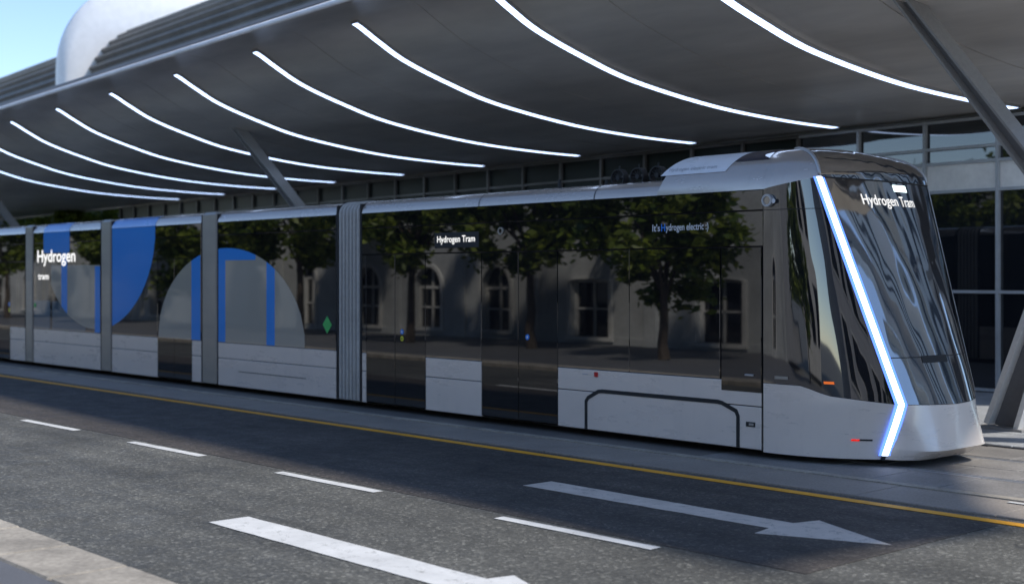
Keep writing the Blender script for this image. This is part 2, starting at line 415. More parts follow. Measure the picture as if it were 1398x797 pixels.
def ringo(name, x, z, r, r2, mat, parent, y=YS-.02, d=.02, n=20):
    mb = MB(); rings = []
    for k in range(n):
        c, s = math.cos(2*PI*k/n), math.sin(2*PI*k/n)
        rings.append([(x+r*c, y+d, z+r*s), (x+r*c, y, z+r*s), (x+r2*c, y, z+r2*s), (x+r2*c, y+d, z+r2*s)])
    rings.append(rings[0]); return part(name, mb.loft(rings, True, False), mat, parent)
disc('sticker', -16.83, 1.315, .04, 'print_blue', fc); disc('sticker', -16.83, 1.205, .04, 'print_yellow', fc); disc('sticker', -13.88, 1.33, .04, 'print_blue', fc)
disc('sticker_centre', -13.88, 1.33, .018, 'print_white', fc, y=YS-.007); disc('sticker_centre', -16.83, 1.315, .016, 'print_white', fc, y=YS-.007); disc('sticker_centre', -16.83, 1.205, .014, 'black_rubber', fc, y=YS-.007)
ringo('side_camera', -14.45, 2.86, .055, .035, 'grey_frame', fc); disc('camera_lens', -14.45, 2.86, .034, 'window_glass', fc, y=YS-.008)
# roof seams, aerials and fans
for xs in (-14.95, -12.55):
    q = quarter(.255, .214); part('roof_seam', MB().loft([[(xx, YS-.003+i, ZT+h) for i, h in q] for xx in (xs-.008, xs+.008)], False), 'black_rubber', fc)
for xs, hh in ((-13.55, .11), (-12.62, .05)):
    part('aerial', MB().tube([(xs, YS+.32, 3.44), (xs, YS+.32, 3.47+hh)], [.03, .022], 8), 'black_rubber', fc)
for xs in (-12.50, -12.14, -11.79):
    yy = YS+.40; zc = 3.545; mb = MB(); rings = []
    for k in range(21):
        c, s = math.cos(2*PI*k/20), math.sin(2*PI*k/20)
        rings.append([(xs+.125*c, yy, zc+.125*s), (xs+.125*c, yy+.1, zc+.125*s), (xs+.108*c, yy+.1, zc+.108*s), (xs+.108*c, yy, zc+.108*s)])
    mb.loft(rings, True, False)
    for k in range(7):
        a = PI*k/6; mb.tube([(xs, yy+.03, zc), (xs+.11*math.cos(a), yy+.03, zc+.11*math.sin(a))], .010, 5)
    mb.tube([(xs, yy+.01, zc), (xs, yy+.06, zc)], .035, 10)
    mb.tube([(xs, yy+.05, zc+.12), (xs, yy+.05, zc+.17)], .012, 6); mb.box(xs-.09, xs+.09, yy+.02, yy+.12, 3.44, zc-.1)
    part('roof_fan', mb, 'black_rubber', fc)
part('roof_unit', MB().bbox(-11.62, -11.30, YS+.55, YF-.55, 3.44, 3.70, .03), 'black_rubber', fc)
# raised fairing behind the cab
FA, FB = .45, .50
def fair(v): return FA*(1-math.cos(PI/2*v)), FB*math.sin(PI/2*v)
def fair_rings(xa, xb, v0, v1, off=0, n=10):
    ra, rb = [], []
    for i in range(n+1):
        v = v0+(v1-v0)*i/n; a, h = fair(v); nx, nh = math.cos(PI/2*v)/FA, math.sin(PI/2*v)/FB; L = math.hypot(nx, nh)
        y, z = YS+a-off*nx/L, ZT+h+off*nh/L
        ra.append((xa(v), y, z)); rb.append((xb(v), y, z))
    return ra, rb
mb = MB(); ra, rb = fair_rings(lambda v: -11.42+.34*v, lambda v: -9.72, 0, 1)
full = lambda r: r + [(x, 2*YC-y, z) for x, y, z in reversed(r)]
mb.loft([full(ra), full(rb)]); fair_o = part('roof_fairing', mb, 'roof_silver', fc, smooth=True, autos=35)
def fair_patch(name, xa, xb, v0, v1, mat, off=.006):
    ra, rb = fair_rings(xa, xb, v0, v1, off); m = MB(); m.loft([ra, rb], False); return part(name, m, mat, fc, smooth=True)
fair_patch('white_roof_panel', lambda v: -11.40+.36*(v-.33)/.67*1.0, lambda v: -10.34+.26*(v-.33)/.67, .33, 1.0, 'white_panel')
fair_patch('blue_roof_glass', lambda v: -10.325+.26*(v-.33)/.67, lambda v: -9.74, .52, 1.0, 'roof_glass')
v_, f_ = text_mesh('Hydrogen electric tram', .78, .05, .0); tm = MB()
def fpt(x, dz):
    v = .38+dz; a, h = fair(v); return (x, YS+a-.012, ZT+h+.006)
tm.add([fpt(-11.28+x, z*2.0) for x, z in v_], f_); part('lettering', tm, 'print_grey', fc)

# ---- nose
def lerp(a, b, t): return a+(b-a)*t
def pw(tab, h):
    if h <= tab[0][0]: return tab[0][1]
    for (a, b), (c, d) in zip(tab, tab[1:]):
        if h <= c: return lerp(b, d, (h-a)/(c-a))
    return tab[-1][1]
XC = [(.10, -8.41), (.745, -8.17), (3.36, -9.03)]
IC = [(.10, .50), (.745, .50), (3.36, .15)]
XM = [(.10, -8.06), (.22, -7.85), (.745, -7.95), (3.36, -8.93)]
NS, NF = 14, 14
def P(cidx, h, off=0):
    """near half outline: columns 0..NS side, NS..NS+NF front to the centre line"""
    xc, ic, xm = pw(XC, h), pw(IC, h), pw(XM, h)
    def raw(ci):
        if ci <= NS:
            t = ci/NS; sx = -9.72; kx_ = sx+.62*(xc-sx)
            return ((1-t)**2*sx + 2*t*(1-t)*kx_ + t*t*xc, t*t*ic)
        t = (ci-NS)/NF; e = 2.4
        if h < .745: e = lerp(6, 2.4, max(0, (h-.2)/.545)) if h > .2 else 6
        return (lerp(xc, xm, 1-(1-t)**e), lerp(ic, 1.325, t))
    x, i = raw(cidx); return (x, YS+i, h)
def hb(ci):
    if ci <= NS:
        t = ci/NS
        return pw([(0, .93), (.30, .925), (.40, .87), (.48, .825), (1, .745)], t)
    return .745-.02*((ci-NS)/NF)
def ht(ci):
    if ci <= NS: return lerp(3.24, 3.36, (ci/NS)**.8)
    return 3.36
def grid(cols, f0, f1, rows_, mirror=False, conv=None):
    mb = MB(); R_ = []
    for r in range(rows_+1):
        row = []
        for ci in cols:
            h = lerp(f0(ci), f1(ci), r/rows_); p = P(ci, h)
            row.append((p[0], 2*YC-p[1], p[2]) if mirror else p)
        R_.append(row)
    mb.loft(R_, False); return mb
side_c = list(range(NS+1)); front_c = list(range(NS, NS+NF+1))
nose = part('cab_nose', MB().add(*(lambda a: (a.v, a.f))(grid(side_c, lambda c: .10, lambda c: hb(c)-.006, 10))), 'silver_paint', tram, smooth=True)
nose['label'] = 'tapered silver cab nose with mirrored dark windscreen'
def joined_front(f0, f1, rows_):
    mb = MB(); R_ = []
    for r in range(rows_+1):
        row = [P(c, lerp(f0(c), f1(c), r/rows_)) for c in front_c]
        row += [(x, 2*YC-y, z) for x, y, z in reversed(row[:-1])]; R_.append(row)
    return mb.loft(R_, False)
lowrows = [.10, .16, .22, .235, .30, .40, .50, .60, .739]
mb = MB(); R_ = []
for h in lowrows:
    row = [P(c, min(h, hb(c)-.006)) for c in front_c]; row += [(x, 2*YC-y, z) for x, y, z in reversed(row[:-1])]; R_.append(row)
part('front_bumper', mb.loft(R_, False), 'silver_paint', nose, smooth=True, autos=28)
part('side_fairing', grid(side_c, lambda c: .10, lambda c: hb(c)-.006, 10, True), 'silver_paint', nose, smooth=True)
part('side_window', grid(side_c, hb, ht, 26), 'cab_side_glass', nose, smooth=True)
part('side_window', grid(side_c, hb, ht, 26, True), 'nose_glass', nose, smooth=True)
part('windscreen', joined_front(hb, lambda c: 3.352, 30), 'nose_glass', nose, smooth=True)
# crown of the cab
def crown(ci):
    if ci <= NS: t = ci/NS; return (lerp(-9.72, -9.62, t), YS+lerp(.45, .5, t), 3.74)
    t = (ci-NS)/NF; return (lerp(-9.62, -9.55, 1-(1-t)**2), YS+lerp(.5, 1.325, t), 3.74+.03*t)
def crown_pt(ci, v):
    p = P(ci, ht(ci)); q = crown(ci); c, s = 1-math.cos(PI/2*v), math.sin(PI/2*v)
    return (lerp(p[0], q[0], c), lerp(p[1], q[1], c), lerp(p[2], q[2], s))
def crown_mesh(cols, mirror=False, both=False):
    R_ = []
    for r in range(9):
        row = [crown_pt(c, r/8) for c in cols]
        if both: row += [(x, 2*YC-y, z) for x, y, z in reversed(row[:-1])]
        if mirror: row = [(x, 2*YC-y, z) for x, y, z in row]
        R_.append(row)
    return MB().loft(R_, False)
part('cab_roof', crown_mesh(side_c), 'roof_silver', nose, smooth=True)
part('cab_roof', crown_mesh(side_c, True), 'roof_silver', nose, smooth=True)
part('visor', crown_mesh(front_c, both=True), 'nose_glass', nose, smooth=True)
top = [crown(c) for c in side_c+front_c[1:]]; top = top + [(x, 2*YC-y, z) for x, y, z in reversed(top[:-1])]
part('roof_cap', MB().prism([(x, y) for x, y, z in top], lambda u, v, d: (u, v, d), 3.70, 3.741), 'roof_silver', nose)
part('roof_rim', MB().tube([Vector(crown_pt(NS, v/10)) + Vector((.004, -.004, .004)) for v in range(11)], .020, 8), 'steel', nose, smooth=True)
part('roof_rim', MB().tube([(x, 2*YC-y, z) for x, y, z in [crown_pt(NS, v/10) for v in range(11)]], .018, 8), 'steel', nose, smooth=True)
part('visor_rim', MB().tube([(x, y, z+.004) for x, y, z in [crown(c) for c in front_c] + [(x, 2*YC-y, z) for x, y, z in reversed([crown(c) for c in front_c][:-1])]], .014, 6), 'steel', nose, smooth=True)
part('windscreen_seal', MB().tube([Vector(P(c, 3.356))+Vector((.004, 0, 0)) for c in front_c] + [Vector((P(c, 3.356)[0]+.004, 2*YC-P(c, 3.356)[1], 3.356)) for c in reversed(front_c[:-1])], .008, 6), 'black_rubber', nose)
part('nose_core', MB().loft([[(-9.75, YS+.06, .2), (-8.75, YS+.55, .2), (-8.75, YF-.55, .2), (-9.75, YF-.06, .2)], [(-9.75, YS+.06, .8), (-8.75, YS+.55, .8), (-8.75, YF-.55, .8), (-9.75, YF-.06, .8)], [(-9.75, YS+.06, 3.2), (-9.35, YS+.3, 3.2), (-9.35, YF-.3, 3.2), (-9.75, YF-.06, 3.2)]]), 'dark_core', nose)
# LED strip down the corner: white core, its blue glow built as emissive edges
def corner_strip(h0, h1, wa, wb, off, rows_=14, mirror=False):
    mb = MB(); R_ = []
    for r in range(rows_+1):
        h = lerp(h0, h1, r/rows_); c = Vector(P(NS, h)); sd_ = (Vector(P(NS-1, h))-c).normalized(); fd = (Vector(P(NS+1, h))-c).normalized()
        nrm = Vector((.72, -.69, 0)); tg = Vector((.69, .72, 0)); k_ = max(0, min(1, (h-.5)/.245)); sd_ = (-tg).lerp(sd_, k_).normalized(); fd = tg.lerp(fd, k_).normalized(); c2 = c+nrm*(off+.02*(1-k_))
        row = [c2+sd_*wa, c2+nrm*.004, c2+fd*wb]; row = [(p.x, 2*YC-p.y if mirror else p.y, p.z) for p in row]; R_.append(row)
    return mb.loft(R_, False)
for h0, h1 in ((.745, 3.36), (.15, .745)):
    part('led_strip', corner_strip(h0, h1, .036, .036, .014), 'led_nose', nose)
    part('led_glow', corner_strip(h0, h1, .072, .072, .009), 'glow_blue', nose)
part('corner_trim', corner_strip(.15, 3.36, .03, .03, .010, 24, True), 'steel', nose)
part('strip_foot', MB().tube([Vector(P(NS, .10))+Vector((.004, -.012, 0)), Vector(P(NS, .16))+Vector((.004, -.012, 0))], .025, 6), 'black_rubber', nose)
# windscreen seam, slot and writing
def front_pt(yoff, h, off=.012):
    i = yoff if yoff <= 1.325 else 2.65-yoff; ic = pw(IC, h); ci = NS+max(0, min(1, (i-ic)/(1.325-ic)))*NF
    p = P(ci, h); return (p[0]+off, YS+yoff, h+off*.3)
def front_patch(name, y0, y1, h0, h1, mat, off=.008, n=8):
    return part(name, MB().loft([[front_pt(lerp(y0, y1, k/n), h, off) for k in range(n+1)] for h in (h0, (h0+h1)/2, h1)], False), mat, nose)
front_patch('windscreen_seam', .50, 2.2, 1.262, 1.272, 'black_rubber', .004, 16)
front_patch('wiper_slot', .92, 1.42, 1.20, 1.28, 'black_rubber', .005)
for word, y0, wd, ht_, up in (('Hydrogen', .76, .73, .165, 0), ('Tram', 1.555, .33, .126, .037)):
    v_, f_ = text_mesh(word, wd, ht_, .0)
    part('lettering', MB().add([front_pt(y0+a, 3.01+up+b, .005) for a, b in v_], f_), 'sign_white', nose)
front_patch('number_display', 1.50, 1.80, 3.235, 3.315, 'sign_pale', .004)
# cab side details
def side_pt(ci, h, off=.01):
    a, b = Vector(P(ci-.05 if ci > .05 else 0, h)), Vector(P(ci+.05, h)); d = (b-a).normalized(); n = Vector((d.y, -d.x, 0)); p = Vector(P(ci, h))+n*off; return tuple(p)
def side_patch(name, c0, c1, h0, h1, mat, off=.008, n=6):
    return part(name, MB().loft([[side_pt(lerp(c0, c1, k/n), h, off) for k in range(n+1)] for h in (h0, h1)], False), mat, nose)
side_patch('marker_lamp', 6.6, 7.7, .955, .985, 'lamp_amber')
side_patch('marker_lamp', 9.9, 10.8, .312, .33, 'lamp_red'); side_patch('lamp_trim', 10.8, 12.2, .315, .335, 'black_rubber')
side_patch('step_slot', 1.3, 2.8, .985, 1.02, 'grey_frame')
side_patch('glass_seam', .1, 13.2, 2.985, 2.993, 'black_rubber', .004, 14)
p = side_pt(1.2, 3.10, .02); mb = MB(); rings = []
ringo('side_lamp', p[0], p[2], .075, .05, 'steel', nose, y=p[1]-.03, d=.05); disc('lamp_lens', p[0], p[2], .05, 'nose_glass', nose, y=p[1]-.02)
disc('lamp_lens', p[0]+.09, p[2]-.01, .028, 'print_white', nose, y=p[1]-.02)
part('nose_belly', MB().box(-9.7, -8.6, YS+.6, YF-.6, .06, .14), 'black_rubber', nose)

# ---- articulations and the cars behind
def bellows(x0, x1, ribs, name, label):
    mb = MB(); n = ribs*6; rings = []
    q = quarter(.25, .21, 6)
    for k in range(n+1):
        d = .0 + (.055*(.5-.5*math.cos(2*PI*k*ribs/n))**.7 if ribs else 0)
        prof = [(YS+.01+d, .14)] + [(YS+.01+d+i, ZT+h-d) for i, h in q]; prof += [(2*YC-y, z) for y, z in reversed(prof)]
        rings.append([(lerp(x0, x1, k/n), y, z) for y, z in prof])
    o = part(name, mb.loft(rings), 'bellows', tram, smooth=bool(ribs), autos=50); o['label'] = label; return o
bl_ = bellows(-18.60, -17.98, 6, 'bellows', 'ribbed grey bellows behind the front car')
bl_.data.materials[0] = MATS['black_rubber']
for k in range(6):
    xx = -18.545+.102*k; q = quarter(.25, .21, 6); prof = [(YS-.018, .14)] + [(YS-.018+i, ZT+h+.012) for i, h in q]
    prof += [(2*YC-y, z) for y, z in reversed(prof)]
    part('bellows_fold', MB().loft([[(xx-.032, y+(.03 if y < YC else -.03), z-.02) for y, z in prof], [(xx-.018, y, z) for y, z in prof], [(xx+.018, y, z) for y, z in prof], [(xx+.032, y+(.03 if y < YC else -.03), z-.02) for y, z in prof]]), 'bellows', bl_)
for xx in (-18.635, -17.955):
    part('bellows_frame', MB().box(xx-.022, xx+.022, YS-.004, YS+.1, .13, 3.40), 'black_rubber', bl_)
def plain_joint(x0, x1, label):
    o = part('gangway_joint', MB().bbox(x0, x1, YS-.012, YF+.012, .13, 3.44, .05), 'grey_frame', tram); o['label'] = label
    for a in (x0-.012, x1+.012): part('joint_seal', MB().box(a-.010, a+.010, YS+.004, YS+.1, .14, 3.40), 'black_rubber', o)
plain_joint(-23.29, -22.70, 'plain grey joint beside the blue dome graphic')
plain_joint(-27.80, -27.29, 'plain grey joint beside the blue bowl graphic')
plain_joint(-32.02, -31.56, 'plain grey joint left of the big lettering')
c2 = car(-22.66, -18.68, [(-22.66, -18.68)], [], 'second car with the dome graphic and green diamond', [(-22.66, -20.7), (-20.7, -18.68)])
c3 = car(-27.26, -23.32, [(-27.26, -25.14), (-23.69, -23.32)], [(-25.14, -23.69)], 'third car with a narrow door and blue bowl graphic', [(-27.26, -25.14), (-23.69, -23.32)])
c4 = car(-31.53, -27.83, [(-31.53, -27.83)], [], 'fourth car with big white lettering', [(-31.53, -29.7), (-29.7, -27.83)])
c5 = car(-40.0, -32.05, [(-33.0, -32.05), (-38.3, -34.6)], [(-34.6, -33.0), (-39.9, -38.3)], 'rearmost visible car', [(-33.0, -32.05), (-38.3, -34.6)])
part('skirt_slot', panel(-21.9, -19.6, .40, .418, y=YS-.004, t=.01), 'black_rubber', c2)
# graphics: dome over cars 2 and 3, bowl over cars 3 and 4
def dome_z(x): return .945 + 1.79*math.sqrt(max(0, 1-((x+22.36)/2.74)**2))
def bowl_z(x): return 3.24 - 2.22*math.sqrt(max(0, 1-((x+28.1)/2.88)**2))
def strip_poly(x0, x1, lo, hi, n=24):
    xs = [lerp(x0, x1, k/n) for k in range(n+1)]; lowp = [(x, lo(x)) for x in xs]; up = [(x, max(hi(x), lo(x)+.001)) for x in reversed(xs)]; return lowp+up
def film(name, poly, mat, parent, k=1): return part(name, side_poly(poly, YS-.002*k-.001, YS-.002*k+.0008), mat, parent)
base = lambda x: .945
film('graphic_film', strip_poly(-22.64, -19.64, base, dome_z), 'film_beige', c2)
film('graphic_film', strip_poly(-25.10, -23.34, base, dome_z), 'film_beige', c3)
film('graphic_stripe', strip_poly(-22.64, -21.28, lambda x: 2.50, lambda x: max(2.5, dome_z(x))), 'film_blue', c2, 2)
film('graphic_stripe', strip_poly(-22.64, -22.38, base, lambda x: 2.499), 'film_blue', c2, 2)
film('graphic_stripe', strip_poly(-20.90, -20.62, base, dome_z, 8), 'film_blue', c2, 2)
film('graphic_stripe', strip_poly(-23.70, -23.34, base, dome_z, 8), 'film_blue', c3, 2)
hi = lambda x: 3.232
film('graphic_film', strip_poly(-27.24, -25.24, lambda x: max(.945, bowl_z(x)), hi), 'film_blue', c3)
film('graphic_film', strip_poly(-30.5, -27.85, lambda x: max(.945, bowl_z(x)), lambda x: max(bowl_z(x), 2.45), 30), 'film_beige', c4)
film('graphic_stripe', strip_poly(-30.92, -29.45, lambda x: max(2.75, bowl_z(x)), hi), 'film_blue', c4, 2)
film('graphic_stripe', strip_poly(-29.90, -29.58, lambda x: max(.945, bowl_z(x)), lambda x: 2.749, 8), 'film_blue', c4, 2)
film('graphic_stripe', strip_poly(-28.10, -27.84, base, lambda x: 2.42, 4), 'film_blue', c4, 2)
film('pale_pane', [(-31.50, .95), (-30.55, .95), (-30.55, 1.62), (-31.50, 1.62)], 'pale_window', c4, 1)
film('pale_pane', strip_poly(-30.42, -28.6, base, lambda x: min(1.62, bowl_z(x)-.01)), 'pale_window', c4, 1)
for pa, x0, x1 in ((c3, -27.24, -25.22), (c4, -30.92, -29.45)):
    q = quarter(.253, .213); part('roof_stripe', MB().loft([[(xx, YS-.004+i, ZT+h) for i, h in q] for xx in (x0, x1)], False), 'blue_paint', pa, smooth=True)
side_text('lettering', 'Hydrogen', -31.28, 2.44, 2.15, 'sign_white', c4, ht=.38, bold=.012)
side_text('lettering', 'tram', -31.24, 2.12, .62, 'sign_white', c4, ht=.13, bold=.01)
film('green_diamond', [(-18.94, 1.22), (-18.80, 1.37), (-18.94, 1.52), (-19.08, 1.37)], 'print_green', c2, 2)
disc('sticker', -33.05, 1.35, .05, 'print_yellow', c5); disc('sticker', -33.05, 1.50, .05, 'print_blue', c5); disc('sticker', -31.42, 1.5, .06, 'print_green', c4, y=YS-.012)

# ------------------------------------------------------------------ station: frame (s along, n across, h up)
AX, NX = Vector((-.99779, .06639)), Vector((.06639, .99779))
def bw(s, n, h): return (AX.x*s+NX.x*n, AX.y*s+NX.y*n, h)
def crom(pts, per=5):
    out = []
    for i in range(len(pts)-1):
        p0, p1, p2, p3 = pts[max(i-1, 0)], pts[i], pts[i+1], pts[min(i+2, len(pts)-1)]
        for k in range(per):
            t = k/per; out.append(tuple(.5*(2*b + (c-a)*t + (2*a-5*b+4*c-d)*t*t + (3*b-a-3*c+d)*t**3) for a, b, c, d in zip(p0, p1, p2, p3)))
    out.append(tuple(pts[-1])); return out
PROF = crom([(11.42, 6.78), (11.62, 6.90), (12.05, 6.98), (12.55, 6.95), (12.85, 6.87), (13.3, 6.62), (13.9, 6.32), (14.9, 5.99), (16.12, 5.68), (18.2, 5.40), (20.3, 5.28), (22.3, 5.25)])
S0, S1 = 3.0, 92.0
canopy = thing('station_canopy', bw(45, 17, 5.2), 'grey metal canopy with curved underside sweeping over the tram', 'canopy')
def sweep(ring, s0, s1, closed=True): return MB().loft([[bw(s, n, h) for n, h in ring] for s in (s0, s1)], closed)
topring = [(n, h+.10) for n, h in PROF] + [(22.5, 6.2), (16, 7.35), (12.2, 7.22), (11.5, 6.98)]
STRIP_S = [13.0 + 3.95*k for k in range(10)]
def s_end(n):
    return pw([(14.0, 3.0), (15.2, 4.8), (17.0, 8.7), (19.5, 10.4), (22.6, 11.6)], n)  # unseen end cut back so the windscreen mirrors open sky and towers
def sweep2(ring, a, b):
    q = [(max(min(a, b-.03), min(b-.03, max(a, s_end(n)))), n, h) for n, h in ring]
    return MB().loft([[bw(s_, n, h) for s_, n, h in q], [bw(b, n, h) for s_, n, h in q]])
part('roof_deck', sweep2(topring, S0+.05, S1), 'louvre', canopy)
s = 13.0-3.95*2.5
for k in range(23):
    a, b = s+3.95*k, s+3.95*(k+1)
    if b > S1: break
    ring = [(n, h) for n, h in PROF] + [(n, h+.06) for n, h in reversed(PROF)]
    o = part('soffit_panel', sweep2(ring, max(a, S0)+.012, b-.012), 'soffit_metal', canopy, smooth=True, autos=40)
part('edge_trim', MB().tube([bw(S0, 11.40, 6.80), bw(S1, 11.40, 6.80)], .052, 10), 'trim_white', canopy, smooth=True)
part('rear_trim', sweep([(22.3, 5.18), (22.42, 5.18), (22.42, 5.5), (22.3, 5.5)], 11.62, S1), 'steel', canopy)
# LED lines following the soffit
def strip(sc_, label):
    pts = [(n, h) for n, h in PROF if 12.78 <= n <= 21.9]
    t = thing('ceiling_light', bw(sc_, 17, 5.2), label, 'light', 'curved light strips under the canopy')
    def sw(w_, d0, d1, e=0):
        rings = []
        for i, (n, h) in enumerate(pts):
            a, b = pts[max(i-1, 0)], pts[min(i+1, len(pts)-1)]; tx, tz = b[0]-a[0], b[1]-a[1]; L = math.hypot(tx, tz); nx, nz = tz/L, -tx/L
            rings.append([bw(sc_+e-w_, n+nx*d0, h+nz*d0), bw(sc_+e+w_, n+nx*d0, h+nz*d0), bw(sc_+e+w_, n+nx*d1, h+nz*d1), bw(sc_+e-w_, n+nx*d1, h+nz*d1)])
        return MB().loft(rings)
    for e in (-.095, .095): obj('housing', sw(.012, -.01, .058, e), 'steel', t)
    obj('diffuser', sw(.082, .004, .062), 'led_white', t)
    for i, e in ((0, -1), (-1, 1)):
        (n, h), (n2, h2) = (pts[0], pts[1]) if i == 0 else (pts[-1], pts[-2]); L = math.hypot(n2-n, h2-h); tx, tz = (n-n2)/L, (h-h2)/L
        nx, nz = (tz, -tx) if i else (-tz, tx)
        q = [(n+tx*.003+nx*(-.01), h+tz*.003+nz*(-.01)), (n+tx*.03+nx*(-.01), h+tz*.03+nz*(-.01)), (n+tx*.03+nx*.062, h+tz*.03+nz*.062), (n+tx*.003+nx*.062, h+tz*.003+nz*.062)]
        obj('end_cap', sweep(q, sc_-.108, sc_+.108), 'steel', t)
    return t
LBL = ['nearest curved ceiling light strip, running behind the strut at top right', 'second nearest curved ceiling light strip, ending above the cab roof', 'third nearest curved ceiling light strip, ending above the roof fans',
       'fourth nearest curved ceiling light strip, whole in view above the front car', 'fifth nearest curved ceiling light strip, above the rear of the front car', 'sixth curved ceiling light strip, crossed by the dark strut left of centre',
       'seventh curved ceiling light strip, above the second car', 'eighth curved ceiling light strip, starting near the left edge', 'ninth curved ceiling light strip, second farthest, cut by the left edge', 'farthest curved ceiling light strip, lowest at the left edge']
for sc_, lb in zip(STRIP_S, LBL): strip(sc_, lb)
# columns
def beam(p0, p1, side, wd0, wd1, dp, fl=.06):
    """H-section beam: two flanges and a recessed web; side = unit vector across the flanges"""
    p0, p1 = Vector(p0), Vector(p1); d = (p1-p0).normalized(); a = (side - d*side.dot(d)).normalized(); b = d.cross(a)
    fl_, wb_ = [], MB()
    def bar(mb, o0a, o1a, o0b, o1b, bb):
        mb.loft([[p+a*(u)+b*v for u, v in ((x0_, -bb), (x1_, -bb), (x1_, bb), (x0_, bb))] for p, x0_, x1_ in ((p0, o0a, o1a), (p1, o0b, o1b))]); return mb
    return [bar(MB(), -wd0, -wd0+fl, -wd1, -wd1+fl, dp), bar(MB(), wd0-fl, wd0, wd1-fl, wd1, dp)], bar(wb_, -wd0+fl+.001, wd0-fl-.001, -wd1+fl+.001, wd1-fl-.001, dp*.12)
def steelwork(name, bm_, parent):
    fls, wb_ = bm_; o = obj(name, wb_, 'column_web', parent)
    for f_ in fls: obj('flange', f_, 'column_light' if name == 'leg' else 'column_paint', o)
A3 = Vector((AX.x, AX.y, 0))
for sc_, lb in ((9.1, 'grey steel X shaped canopy column behind the tram nose at the right edge'), (28.9, 'grey steel canopy column whose strut crosses the light strips left of centre'), (50.7, 'distant grey steel canopy column at the left edge above the tram')):
    c = thing('canopy_column', bw(sc_, 17, .05), lb, 'column', 'steel columns behind the tram')
    node = bw(sc_+.18, 17, 3.0); node2 = bw(sc_-.18, 17, 3.0)
    steelwork('leg', beam(bw(sc_+1.22, 17, .05), node, A3, .26, .17, .19, .075), c)
    steelwork('leg', beam(bw(sc_-1.22, 17, .05), node2, A3, .26, .17, .19, .075), c)
    steelwork('strut', beam(bw(sc_+.18, 17, 2.95), bw(sc_+1.65, 15.15, 6.02), A3, .15, .10, .12, .04), c)
    mb = MB(); mb.prism([(-.42, -.3), (.42, -.3), (.42, .3), (-.42, .3)], lambda u, v, d: bw(sc_+u, 17+.01*u, 2.98+v) if d == 0 else bw(sc_+u, 17.12, 2.98+v), 0, 1)
    obj('node_plate', mb, 'column_paint', c)
    for e in (1.22, -1.22):
        mb = MB(); mb.prism([(-.38, -.26), (.38, -.26), (.38, .26), (-.38, .26)], lambda u, v, d: bw(sc_+e+u, 17+v, d), .051, .085); obj('base_plate', mb, 'column_paint', c)

# glazed concourse behind the platform
fac = thing('glazed_concourse', bw(30, 22.3, .05), 'dark glass station front with slim grey mullions behind the platform', 'building')
NF_ = 22.05; cols_ = [10.45+1.55*k for k in range(30)]
for i, s in enumerate(cols_):
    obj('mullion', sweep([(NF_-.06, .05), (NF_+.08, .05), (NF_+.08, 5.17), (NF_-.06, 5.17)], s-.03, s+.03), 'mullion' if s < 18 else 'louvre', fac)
for h in (1.91, 3.80, 4.34, 4.62, 5.14, .1):
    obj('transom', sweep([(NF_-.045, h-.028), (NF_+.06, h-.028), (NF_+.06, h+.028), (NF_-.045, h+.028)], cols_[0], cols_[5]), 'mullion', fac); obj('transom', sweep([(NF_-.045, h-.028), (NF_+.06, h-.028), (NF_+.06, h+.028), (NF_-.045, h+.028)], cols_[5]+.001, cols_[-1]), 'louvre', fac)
for a, b in zip(cols_, cols_[1:]):
    for h0, h1 in ((.13, 1.88), (1.94, 3.77), (4.37, 4.59), (4.65, 5.11)):
        n0 = NF_+.02+random.uniform(-.004, .004)
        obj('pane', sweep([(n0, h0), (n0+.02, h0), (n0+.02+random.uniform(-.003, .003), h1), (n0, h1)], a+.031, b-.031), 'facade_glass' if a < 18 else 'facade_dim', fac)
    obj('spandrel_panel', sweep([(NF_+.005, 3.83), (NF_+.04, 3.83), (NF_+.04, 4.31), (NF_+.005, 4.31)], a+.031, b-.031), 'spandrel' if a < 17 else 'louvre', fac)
obj('hall', sweep([(NF_+.1, .05), (NF_+8, .05), (NF_+8, 5.2), (NF_+.1, 5.2)], cols_[0], cols_[-1]), 'dark_core', fac)

# upper hall: ribbed tube with white collar
hall = thing('station_hall', bw(70, 30, 5), 'dark ribbed station roof hall rising above the canopy with a white collar', 'building')
UP = [(26.15, 5.2), (26.15, 11.0)] + [(30.75-4.6*math.cos(a), 11.0+5.2*math.sin(a)) for a in [PI/2*k/10 for k in range(1, 11)]] + [(40, 16.4), (48, 15), (50, 5.2)]
obj('hall_shell', sweep(UP, 14, 150), 'louvre', hall, smooth=True, autos=40)
face = [(26.15, 5.2), (26.15, 11.0)] + [(30.75-4.6*math.cos(a), 11.0+5.2*math.sin(a)) for a in [PI/2*k/24 for k in range(1, 20)]]
def along(path, d):
    for (a, b), (c, e) in zip(path, path[1:]):
        L = math.hypot(c-a, e-b)
        if d <= L: t = d/L; return (lerp(a, c, t), lerp(b, e, t)), ((c-a)/L, (e-b)/L)
        d -= L
    return None
d = .3
while True:
    r = along(face, d)
    if not r: break
    (n, h), (tn, th_) = r; on, oh = -th_, tn
    q = [(n+on*0-tn*.12, h-th_*.12), (n+on*.22-tn*.05, h+oh*.22-th_*.05), (n+on*.22+tn*.08, h+oh*.22+th_*.08), (n+tn*.12, h+th_*.12)]
    obj('louvre_rib', sweep(q, 14, 149), 'louvre', hall); d += .62
ring_o = [(24.95, 5.2), (24.95, 13.4)] + [(30.25-5.3*math.cos(a), 13.4+5.4*math.sin(a)) for a in [PI/2*k/14 for k in range(1, 15)]] + [(40, 18.9), (50, 17.5), (51.5, 5.2)]
